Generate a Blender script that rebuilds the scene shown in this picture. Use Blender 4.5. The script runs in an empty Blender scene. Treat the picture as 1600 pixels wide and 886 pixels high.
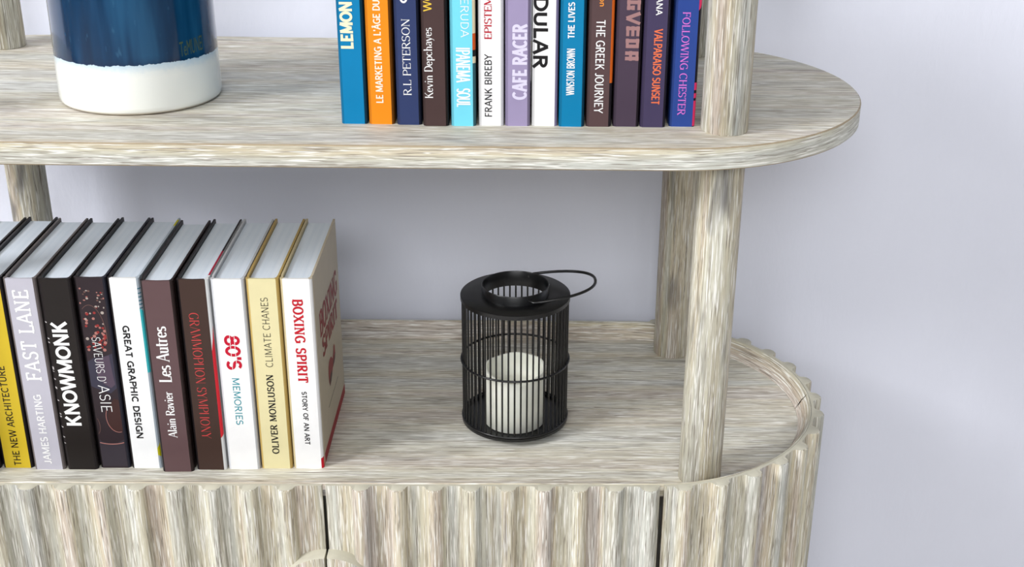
import bpy, bmesh, math, random
from math import sin, cos, pi, radians
from mathutils import Vector, Matrix

# ------------------------------------------------------------------ camera
C = bpy.context.scene
COL = C.collection
cd = bpy.data.cameras.new('camera')
cam = bpy.data.objects.new('camera', cd); COL.objects.link(cam)
cd.sensor_fit = 'HORIZONTAL'; cd.sensor_width = 36.0
cd.lens = 2028.5233 / 1600 * 36.0
cd.shift_x = -76.668 / 1600; cd.shift_y = 29.02 / 1600
cd.clip_start = 0.02; cd.clip_end = 60
fw = Vector((0.02784419, 0.91183712, -0.40960684))
rt = Vector((0.9995881, -0.02254856, 0.01775388))
up = Vector((-0.0069526, 0.40993246, 0.91208938))
cam.matrix_world = Matrix(((rt.x, up.x, -fw.x, -0.13114557), (rt.y, up.y, -fw.y, -1.30762743),
                           (rt.z, up.z, -fw.z, 0.7204835), (0, 0, 0, 1)))
C.camera = cam

# ------------------------------------------------------------------ light
C.view_settings.view_transform = 'Standard'; C.view_settings.look = 'None'
C.view_settings.gamma = 1.0; C.view_settings.use_curve_mapping = False
C.view_settings.exposure = 0.0
w = bpy.data.worlds.new('world'); C.world = w; w.use_nodes = True
bg = w.node_tree.nodes['Background']
bg.inputs[0].default_value = (0.93, 0.96, 1.0, 1); bg.inputs[1].default_value = 0.19

def area(name, loc, target, sx, sy, power, color=(1, 1, 1)):
    l = bpy.data.lights.new(name, 'AREA'); l.shape = 'RECTANGLE'
    l.size = sx; l.size_y = sy; l.energy = power; l.color = color
    o = bpy.data.objects.new(name, l); COL.objects.link(o)
    o.location = loc
    o.rotation_euler = (Vector(target) - Vector(loc)).to_track_quat('-Z', 'Y').to_euler()
    return o
area('window_light_left', (-4.4, -2.8, 3.3), (-0.3, 0.0, 0.3), 1.6, 1.7, 290, (0.99, 0.99, 1.0))
area('window_light_middle', (-0.5, -4.6, 2.50), (-0.3, 0.1, 0.2), 2.4, 1.1, 102, (0.98, 0.99, 1.0))
area('front_fill_light', (-0.4, -5.0, 1.15), (-0.3, 0.1, 0.2), 3.6, 1.7, 28, (0.98, 0.99, 1.0))  # added weak fill, stands in for ambient light from the front

# ------------------------------------------------------------------ helpers
def lin(c):
    return tuple(((v / 255 / 12.92) if v / 255 <= 0.04045 else ((v / 255 + 0.055) / 1.055) ** 2.4) for v in c)
def rgba(c): return lin(c) + (1,)

class Nodes:
    def __init__(s, name):
        s.m = bpy.data.materials.new(name); s.m.use_nodes = True
        s.t = s.m.node_tree; s.b = s.t.nodes['Principled BSDF']
    def n(s, kind, **kw):
        x = s.t.nodes.new(kind)
        for k, v in kw.items(): setattr(x, k, v)
        return x
    def l(s, a, b): s.t.links.new(a, b)
    def ramp(s, src, stops, interp='LINEAR'):
        r = s.n('ShaderNodeValToRGB'); r.color_ramp.interpolation = interp
        e = r.color_ramp.elements
        while len(e) < len(stops): e.new(0.5)
        for i, (p, c) in enumerate(stops):
            e[i].position = p; e[i].color = c if len(c) == 4 else tuple(c) + (1,)
        s.l(src, r.inputs[0]); return r.outputs[0]
    def mix(s, f, a, b, mode='MIX'):
        m = s.n('ShaderNodeMix', data_type='RGBA', blend_type=mode)
        for sock, v in ((m.inputs[0], f), (m.inputs[6], a), (m.inputs[7], b)):
            if hasattr(v, 'is_output'): s.l(v, sock)
            elif isinstance(v, (int, float)): sock.default_value = v
            else: sock.default_value = v if len(v) == 4 else tuple(v) + (1,)
        return m.outputs[2]
    def math(s, op, a, b=0.0, c=None):
        m = s.n('ShaderNodeMath', operation=op)
        for i, v in enumerate((a, b, c)):
            if v is None: continue
            if hasattr(v, 'is_output'): s.l(v, m.inputs[i])
            else: m.inputs[i].default_value = v
        return m.outputs[0]
    def noise(s, vec, scale, detail=3, rough=0.55, dist=0.0):
        n = s.n('ShaderNodeTexNoise'); s.l(vec, n.inputs['Vector'])
        n.inputs['Scale'].default_value = scale; n.inputs['Detail'].default_value = detail
        n.inputs['Roughness'].default_value = rough; n.inputs['Distortion'].default_value = dist
        return n.outputs[0]
    def mapping(s, vec, scale, loc=(0, 0, 0)):
        m = s.n('ShaderNodeMapping'); s.l(vec, m.inputs[0])
        m.inputs['Scale'].default_value = scale; m.inputs['Location'].default_value = loc
        return m.outputs[0]
    def bump(s, h, strength, dist):
        b = s.n('ShaderNodeBump'); b.inputs['Strength'].default_value = strength
        b.inputs['Distance'].default_value = dist
        s.l(h, b.inputs['Height']); s.l(b.outputs[0], s.b.inputs['Normal'])

_pc = {}
def paint(name, c, rough=0.45, grain=0.02, metallic=0.0, spec=0.22):
    """printed or painted surface: flat colour with a whisper of mottling"""
    key = (name, c, rough)
    if key in _pc: return _pc[key]
    N = Nodes(name)
    tc = N.n('ShaderNodeTexCoord')
    f = N.noise(tc.outputs['Object'], 60, 3)
    base = tuple(v * 0.87 for v in lin(c))
    lo = tuple(v * (1 - grain) for v in base); hi = tuple(min(1, v * (1 + grain)) for v in base)
    N.l(N.ramp(f, [(0.3, lo), (0.7, hi)]), N.b.inputs['Base Color'])
    N.b.inputs['Roughness'].default_value = rough; N.b.inputs['Metallic'].default_value = metallic
    N.b.inputs['Specular IOR Level'].default_value = spec
    _pc[key] = N.m
    return N.m

def wood(name, axis, seed=0.0, staves=0.0, light=1.0, warm=0.0, knots=0.0, along=False):
    """white-washed brushed acacia, grain along the given axis"""
    N = Nodes(name)
    if along:                                  # grain follows the run of a curved edge
        at = N.n('ShaderNodeAttribute', attribute_name='grain'); vec = at.outputs['Vector']
    else:
        tc = N.n('ShaderNodeTexCoord'); vec = tc.outputs['Object']
    def sc(a, b): return (a, b, b) if axis == 'x' else (b, b, a)
    loc = (seed * 3.17, seed * 1.71, seed * 2.39)
    broad = N.noise(N.mapping(vec, sc(1.6, 42), loc), 1, 3, 0.5, 0.3)
    mid = N.noise(N.mapping(vec, sc(8, 280), loc), 1, 4, 0.6, 0.4)
    fine = N.noise(N.mapping(vec, sc(24, 780), loc), 1, 3, 0.6, 0.3)
    pore = N.noise(N.mapping(vec, sc(34, 900), (loc[0] + 5, loc[1] + 2, loc[2] + 8)), 1, 2, 0.5, 0.5)
    hue = N.noise(N.mapping(vec, sc(1.1, 30 if axis == 'x' else 44), (loc[0] + 9, loc[1] + 4, loc[2] + 1)), 1, 2, 0.5)
    base = N.ramp(broad, [(0.25, lin((172, 165, 151))), (0.42, lin((190, 185, 171))),
                          (0.55, lin((202, 199, 187))), (0.75, lin((216, 215, 206)))])
    tint = N.ramp(hue, [(0.22, lin((172, 184, 194))), (0.38, lin((198, 203, 196))), (0.48, lin((212, 208, 182))),
                        (0.55, lin((214, 199, 162))), (0.63, lin((202, 180, 164))), (0.78, lin((200, 196, 204)))])
    col = N.mix(0.52, base, tint)
    if staves > 0:
        sep = N.n('ShaderNodeSeparateXYZ'); N.l(vec, sep.inputs[0])
        fl = N.math('FLOOR', N.math('MULTIPLY', sep.outputs[1], 1 / staves))
        wn = N.n('ShaderNodeTexWhiteNoise', noise_dimensions='1D'); N.l(N.math('ADD', fl, seed), wn.inputs['W'])
        col = N.mix(0.4, col, N.ramp(wn.outputs[0], [(0, lin((190, 182, 170))), (0.5, lin((206, 205, 194))), (1, lin((194, 188, 182)))]))
    col = N.mix(N.ramp(mid, [(0.46, (0, 0, 0)), (0.66, (0.55, 0.55, 0.55))]), col, lin((148, 138, 124)))
    col = N.mix(N.ramp(fine, [(0.35, (0.85, 0.85, 0.85)), (0.47, (0, 0, 0))]), col, lin((124, 115, 104)))
    col = N.mix(N.ramp(pore, [(0.53, (0, 0, 0)), (0.65, (0.85, 0.85, 0.85))]), col, lin((242, 241, 235)))
    if knots:
        kn = N.noise(N.mapping(vec, sc(7, 30), (loc[0] + 2, loc[1] + 7, loc[2] + 4)), 1, 2, 0.5, 0.6)
        col = N.mix(N.ramp(kn, [(0.60, (0, 0, 0)), (0.72, (0.75 * knots,) * 3)]), col, lin((96, 94, 96)))
    if light != 1.0 or warm:
        col = N.mix(1.0, col, (light * (1 + warm), light, light * (1 - warm * 1.6)), 'MULTIPLY')
    N.l(col, N.b.inputs['Base Color'])
    N.b.inputs['Roughness'].default_value = 0.62
    N.b.inputs['Specular IOR Level'].default_value = 0.3
    h = N.math('ADD', N.math('MULTIPLY', fine, 0.6), N.math('MULTIPLY', mid, 0.5))
    N.bump(h, 0.35, 0.0015)
    return N.m

def new_bm(): return bmesh.new()
def obj(name, bm, mats, parent=None, smooth=None, off=(0, 0, 0), recalc=True):
    """link a bmesh as one object; world coordinates minus the parent's place"""
    if recalc: bmesh.ops.recalc_face_normals(bm, faces=bm.faces)
    me = bpy.data.meshes.new(name)
    if off != (0, 0, 0): bmesh.ops.translate(bm, verts=bm.verts, vec=off)
    bm.to_mesh(me); bm.free()
    for m in (mats if isinstance(mats, (list, tuple)) else [mats]): me.materials.append(m)
    o = bpy.data.objects.new(name, me); COL.objects.link(o)
    if parent is not None: o.parent = parent
    if smooth is not None:
        me.polygons.foreach_set('use_smooth', [True] * len(me.polygons))
        try: me.set_sharp_from_angle(angle=radians(smooth))
        except Exception: pass
    return o
def thing(name, label, cat, loc, group=None):
    o = bpy.data.objects.new(name, None); COL.objects.link(o); o.location = loc
    o.empty_display_size = 0.03
    o['label'] = label; o['category'] = cat
    if group: o['group'] = group
    return o
def structure(o): o['kind'] = 'structure'; return o

def box(bm, a, b, mi=0):
    x0, y0, z0 = a; x1, y1, z1 = b
    v = [bm.verts.new(p) for p in ((x0, y0, z0), (x1, y0, z0), (x1, y1, z0), (x0, y1, z0),
                                   (x0, y0, z1), (x1, y0, z1), (x1, y1, z1), (x0, y1, z1))]
    for q in ((0, 3, 2, 1), (4, 5, 6, 7), (0, 1, 5, 4), (1, 2, 6, 5), (2, 3, 7, 6), (3, 0, 4, 7)):
        f = bm.faces.new([v[i] for i in q]); f.material_index = mi
def loft(bm, rings, mis=None, cap0=True, cap1=True, closed=True):
    """join equal-length rings of points; mis gives a material per step"""
    vs = [[bm.verts.new(p) for p in r] for r in rings]
    n = len(vs[0])
    for k in range(len(vs) - 1):
        for i in range(n if closed else n - 1):
            j = (i + 1) % n
            f = bm.faces.new((vs[k][i], vs[k][j], vs[k + 1][j], vs[k + 1][i]))
            if mis: f.material_index = mis[k]
    if cap0: bm.faces.new(list(reversed(vs[0])))
    if cap1: bm.faces.new(vs[-1])
    return vs
def lathe(bm, prof, cx, cy, n=48, cap0=True, cap1=True, mis=None):
    rings = [[(cx + r * cos(2 * pi * i / n), cy + r * sin(2 * pi * i / n), z) for i in range(n)] for r, z in prof]
    loft(bm, rings, mis, cap0, cap1)
def tube(bm, pts, r, n=8, closed=False):
    P = [Vector(p) for p in pts]; m = len(P); rings = []
    prev = None
    for i in range(m):
        if closed: t = (P[(i + 1) % m] - P[i - 1]).normalized()
        else: t = (P[min(i + 1, m - 1)] - P[max(i - 1, 0)]).normalized()
        a = prev if prev is not None else (Vector((0, 0, 1)) if abs(t.z) < 0.9 else Vector((1, 0, 0)))
        b = (a - t * a.dot(t)).normalized(); prev = b
        c = t.cross(b)
        rings.append([P[i] + (b * cos(2 * pi * k / n) + c * sin(2 * pi * k / n)) * r for k in range(n)])
    if closed: rings.append(rings[0])
    vs = [[bm.verts.new(p) for p in rg] for rg in (rings[:-1] if closed else rings)]
    if closed: vs.append(vs[0])
    for k in range(len(vs) - 1):
        for i in range(n):
            j = (i + 1) % n
            bm.faces.new((vs[k][i], vs[k][j], vs[k + 1][j], vs[k + 1][i]))
    if not closed:
        bm.faces.new(list(reversed(vs[0]))); bm.faces.new(vs[-1])

# ------------------------------------------------------------------ room
XL, XR = -0.6632, 0.0011          # centres of the two round ends
XM = (XL + XR) / 2
FLOOR = -0.72; WALL = 0.232
N = Nodes('lilac_white_plaster')
tc = N.n('ShaderNodeTexCoord')
f = N.noise(tc.outputs['Object'], 3.0, 3)
N.l(N.ramp(f, [(0.3, lin((224, 227, 240))), (0.7, lin((230, 233, 246)))]), N.b.inputs['Base Color'])
N.b.inputs['Roughness'].default_value = 0.7
h = N.noise(N.mapping(tc.outputs['Object'], (60, 60, 22)), 1, 4, 0.6)
N.bump(h, 0.22, 0.003)
M_WALL = N.m
bm = new_bm(); box(bm, (-6, WALL, FLOOR - 0.05), (6, WALL + 0.12, 3.95))
structure(obj('wall_back', bm, M_WALL))
N = Nodes('pale_floor_tile')
tc = N.n('ShaderNodeTexCoord')
br = N.n('ShaderNodeTexBrick'); N.l(tc.outputs['Object'], br.inputs[0])
br.offset = 0; br.inputs['Color1'].default_value = rgba((206, 200, 192)); br.inputs['Color2'].default_value = rgba((200, 195, 188))
br.inputs['Mortar'].default_value = rgba((165, 160, 155)); br.inputs['Scale'].default_value = 1.0
br.inputs['Brick Width'].default_value = 0.6; br.inputs['Row Height'].default_value = 0.6; br.inputs['Mortar Size'].default_value = 0.003
N.l(br.outputs[0], N.b.inputs['Base Color']); N.b.inputs['Roughness'].default_value = 0.35
bm = new_bm(); box(bm, (-6, -6, FLOOR - 0.05), (6, WALL, FLOOR))
structure(obj('floor', bm, N.m))
bm = new_bm(); box(bm, (-6, WALL - 0.012, FLOOR), (6, WALL, FLOOR + 0.09))
structure(obj('baseboard_back', bm, paint('white_baseboard', (235, 234, 236), 0.4)))
bm = new_bm(); box(bm, (-6, -6, 3.9), (6, WALL, 3.95))
structure(obj('ceiling', bm, paint('white_ceiling', (240, 240, 240), 0.8)))

# ------------------------------------------------------------------ shelving unit
H, T, R = 0.37617, 0.02132, 0.20847
SHELF2 = 1.06
W_X = wood('whitewashed_acacia_board', 'x', 0.3, 0.083, 1.0, 0.0, 0.5)
W_TRAY = wood('whitewashed_acacia_tray', 'x', 4.1, 0.075, 1.06, 0.0, 0.5)
W_EDGE = wood('whitewashed_acacia_edge', 'x', 7.7, 0, 0.98, along=True)
W_PLAIN = wood('whitewashed_acacia_panel', 'x', 9.1, 0, 1.0)
W_RUB = paint('rubbed_acacia_edge', (172, 156, 130), 0.6, 0.12)
W_Z = [wood('whitewashed_acacia_post', 'z', 2.2 + 3.1 * i, 0, 0.92, 0.0, 1.0) for i in range(3)]
W_FL = wood('whitewashed_acacia_fluting', 'z', 1.4, 0, 0.88, 0.01, 0.4)
W_FL2 = wood('whitewashed_acacia_side_fluting', 'z', 5.6, 0, 0.90, 0.01, 0.4)
UNIT = thing('shelving_unit', 'whitewashed wooden shelving unit with round ends and fluted cabinet against the wall', 'shelving unit', (XM, 0, FLOOR))
UO = (-XM, 0, -FLOOR)
def unit_part(name, bm, m, smooth=None, parent=UNIT):
    return obj(name, bm, m, parent, smooth, UO)

def stadium(r, z, n=40, x0=XL, x1=XR):
    p = []
    for i in range(n + 1):
        a = -pi / 2 + pi * i / n; p.append((x1 + r * cos(a), r * sin(a), z))
    for k in range(1, 8): p.append((x1 + (x0 - x1) * k / 8, r, z))
    for i in range(n + 1):
        a = pi / 2 + pi * i / n; p.append((x0 + r * cos(a), r * sin(a), z))
    for k in range(1, 8): p.append((x0 + (x1 - x0) * k / 8, -r, z))
    k = n + 5
    return p[k:] + p[:k]                       # the run starts and ends at the back
def set_grain(o, vals):
    a = o.data.attributes.new('grain', 'FLOAT_VECTOR', 'POINT')
    a.data.foreach_set('vector', [c for v in vals for c in v])
def runs(path):
    out = [0.0]
    for a, b in zip(path, path[1:]): out.append(out[-1] + math.hypot(b[0] - a[0], b[1] - a[1]))
    return out
def shelf(zt):
    bm = new_bm(); b = 0.0012
    loft(bm, [stadium(R - b, zt - T), stadium(R, zt - T + b), stadium(R, zt - b), stadium(R - b, zt)], [2, 1, 2])
    o = unit_part('shelf', bm, [W_X, W_EDGE, W_RUB], 40)
    r = runs(stadium(R, 0)); n = len(r)
    set_grain(o, [(r[i % n], 0.1, v.co.z) for i, v in enumerate(o.data.vertices)])
    return o
shelf(H)
shelf(SHELF2)
PR = 0.022
posts = [(0.0522, -0.1484), (0.0523, 0.1484), (-0.7139, 0.1484), (-0.7139, -0.1484)]
for k, (px, py) in enumerate(posts):
    for j, (z0, z1) in enumerate(((0.0, H - T), (H, SHELF2 - T))):
        bm = new_bm()
        lathe(bm, [(PR - 0.001, z0), (PR, z0 + 0.0012), (PR, z1 - 0.001), (PR - 0.0006, z1)], px, py, 40)
        unit_part('post', bm, W_Z[(k + j) % 3], 40)

# cabinet carcass with the tray floor on top
ZB = FLOOR + 0.03
bm = new_bm()
loft(bm, [stadium(0.1852, ZB), stadium(0.1852, -0.0005), stadium(0.1852, 0.0)], [1, 1])
unit_part('cabinet_body', bm, [W_TRAY, wood('carcass_gap_shade', 'z', 3.3, 0, 0.10)], 40)  # near-black side colour paints the shade inside the door gaps
bm = new_bm(); loft(bm, [stadium(0.165, FLOOR), stadium(0.165, ZB)])
unit_part('plinth', bm, wood('plinth_wood', 'x', 8.8, 0, 0.8), 40)
ZR = 0.0196
def band(path_in, path_out, z0, z1, bev=0.0008):
    """a strip standing on the tray between an inner and an outer path"""
    bm = new_bm(); rings = []
    for (a, b) in zip(path_in, path_out):
        n = (Vector(b) - Vector(a)); n.normalize(); e = n * bev
        g = n * 0.0117                            # the inner face leans outwards
        m = n * 0.0062; zl = z0 + 0.0118          # lip over the door tops
        rings.append([(a[0], a[1], z0), (a[0] + m.x, a[1] + m.y, z0), (a[0] + m.x, a[1] + m.y, zl), (b[0], b[1], zl), (b[0], b[1], z1 - bev), (b[0] - e.x, b[1] - e.y, z1),
                      (a[0] + g.x + e.x, a[1] + g.y + e.y, z1), (a[0] + g.x, a[1] + g.y, z1 - bev)])
    loft(bm, rings)
    return bm
def arcpath(r, a0, a1, cx, n=28):
    return [(cx + r * cos(a0 + (a1 - a0) * i / n), r * sin(a0 + (a1 - a0) * i / n)) for i in range(n + 1)]
def rim_path(r, front):
    if front:
        return arcpath(r, -0.004, -pi / 2, XR) + arcpath(r, -pi / 2, -pi + 0.004, XL)
    return arcpath(r, 0.004, pi / 2, XR) + arcpath(r, pi / 2, pi - 0.004, XL)
W_RIM = wood('whitewashed_acacia_rim', 'x', 6.2, 0, 1.02, along=True)
for fr in (True, False):
    o = unit_part('tray_rim', band(rim_path(0.1795, fr), rim_path(0.1930, fr), 0.0, ZR), W_RIM, 50)
    r = runs(rim_path(0.183, fr))
    set_grain(o, [(r[i // 8], (0, .0062, .0062, .0135, .0135, .0127, .0125, .0117)[i % 8], v.co.z) for i, v in enumerate(o.data.vertices)])

# fluted skin: doors in front, curved sides, plain back
W_TOP = paint('pale_sawn_end', (206, 202, 184), 0.6, 0.08)
PITCH = 0.0362; AMP = 0.0110; HALF = 0.0130; CAPW = 0.0088
def ridge(u):
    u = abs(u)
    if u >= HALF: return 0.0
    if u < CAPW: return AMP * (0.22 + 0.78 * math.sqrt(1 - (u / CAPW) ** 2))
    return AMP * 0.22 * ((HALF - u) / (HALF - CAPW)) ** 2
def skin(name, samples, place, zt, zb, mats, parent=UNIT, chamfer=0.0025):
    """samples: (s, height); place(s, h) -> xy. Front faces follow the flutes, back faces are flat"""
    prof = [place(s, h) for s, h in samples]
    back = [place(s, -0.0032) for s, h in samples]
    low = [place(s, h * 0.86) for s, h in samples]
    bm = new_bm(); rings = []
    for (f, b, l) in zip(prof, back, low):
        rings.append([(b[0], b[1], zb), (f[0], f[1], zb), (f[0], f[1], zt - 0.0015),
                      (l[0], l[1], zt), (b[0], b[1], zt)])
    loft(bm, rings)
    bm.normal_update()
    for f in bm.faces:
        if abs(f.normal.z) > 0.9: f.material_index = 1
    return unit_part(name, bm, [mats, W_TOP], 55, parent)
RV = 0.1965                                    # radius of the valleys
def door_samples(x0, x1, centres):
    xs = set([x0, x1, x0 + 0.0004, x1 - 0.0004, x0 + 0.0012, x1 - 0.0012])
    for c in centres:
        for k in range(-12, 13): xs.add(c + HALF * k / 12)
        for k in (-.999, -.97, -.9, .9, .97, .999): xs.add(c + CAPW * k)
    xs = sorted(x for x in xs if x0 - 1e-6 <= x <= x1 + 1e-6)
    out = []
    for x in xs:
        hgt = max(ridge(x - c) for c in centres)
        d = min(x - x0, x1 - x)
        if d < 0.0012: hgt = min(hgt, -0.0012 + d)
        out.append((x, hgt))
    return out
flat = lambda s, hgt: (s, -RV - hgt)
ZT = 0.0188; ZDB = FLOOR + 0.05
cR = [-0.2940, -0.2572, -0.2205, -0.1840, -0.1472, -0.1110, -0.0752, -0.0395, -0.0046]
cL = [2 * XM - c for c in cR][::-1]
door_r = skin('cabinet_door', door_samples(-0.3292, 0.0062, cR), flat, ZT, ZDB, W_FL)
door_l = skin('cabinet_door', door_samples(2 * XM - 0.0062, -0.3325, cL), flat, ZT, ZDB, W_FL)
# half-round handles meeting at the door gap
def half_disc(sign, x_in):
    cz, rad = -0.1105, 0.0535
    xin = x_in
    pts = []
    for i in range(33):
        a = pi / 2 - pi * i / 32
        pts.append((xin + sign * rad * cos(a), cz + rad * sin(a)))
    cxm = xin + sign * rad * 0.4
    def ring(y, k): return [(cxm + (p[0] - cxm) * k, y, cz + (p[1] - cz) * k) for p in pts]
    bm = new_bm()
    loft(bm, [ring(-RV + 0.0, 1), ring(-0.2105, 1), ring(-0.2122, 0.985)], [1, 1])
    return bm
unit_part('door_handle', half_disc(1, -0.3297), [W_FL2, W_TOP], 50, door_r)
unit_part('door_handle', half_disc(-1, -0.3320), [W_FL2, W_TOP], 50, door_l)
def side_samples(a0, a1):
    cs = [8.4 + 11.5 * k for k in range(20)]
    cs = [radians(c) for c in cs if c < 171]
    ha = HALF / RV
    ss = set([a0, a1])
    n = 90
    for i in range(n + 1): ss.add(a0 + (a1 - a0) * i / n)
    for c in cs:
        for k in range(-12, 13): ss.add(c + ha * k / 12)
        for k in (-.999, -.97, -.9, .9, .97, .999): ss.add(c + CAPW / RV * k)
    ss = sorted(s for s in ss if a0 <= s <= a1)
    return [(s, max(ridge((s - c) * RV) for c in cs)) for s in ss]
sm = side_samples(radians(2.7), radians(180))
skin('side_panel', sm, lambda s, hgt: (XR + (RV + hgt) * sin(s), -(RV + hgt) * cos(s)), ZT, ZDB, W_FL2)
skin('side_panel', sm, lambda s, hgt: (XL - (RV + hgt) * sin(s), -(RV + hgt) * cos(s)), ZT, ZDB, W_FL2)
bm = new_bm(); box(bm, (XL, 0.1933, ZDB), (XR, RV, ZT))
unit_part('back_panel', bm, W_PLAIN)

# ------------------------------------------------------------------ lettering
_tmp = {}
def inter(s, bold=0.0):
    cu = bpy.data.curves.new('t', 'FONT'); cu.body = s; cu.size = 1.0; cu.offset = bold; cu.resolution_u = 3
    o = bpy.data.objects.new('t', cu); COL.objects.link(o)
    dg = bpy.context.evaluated_depsgraph_get(); dg.update()
    me = bpy.data.meshes.new_from_object(o.evaluated_get(dg))
    V = [tuple(v.co) for v in me.vertices]; F = [tuple(p.vertices) for p in me.polygons]
    bpy.data.objects.remove(o); bpy.data.curves.remove(cu); bpy.data.meshes.remove(me)
    return V, F, 0.0 - bold, 0.727 + bold

def A(cx, cy, rx, ry, a0, a1, n=14):
    return [(cx + rx * cos(radians(a0 + (a1 - a0) * i / n)), cy + ry * sin(radians(a0 + (a1 - a0) * i / n))) for i in range(n + 1)]
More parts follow.
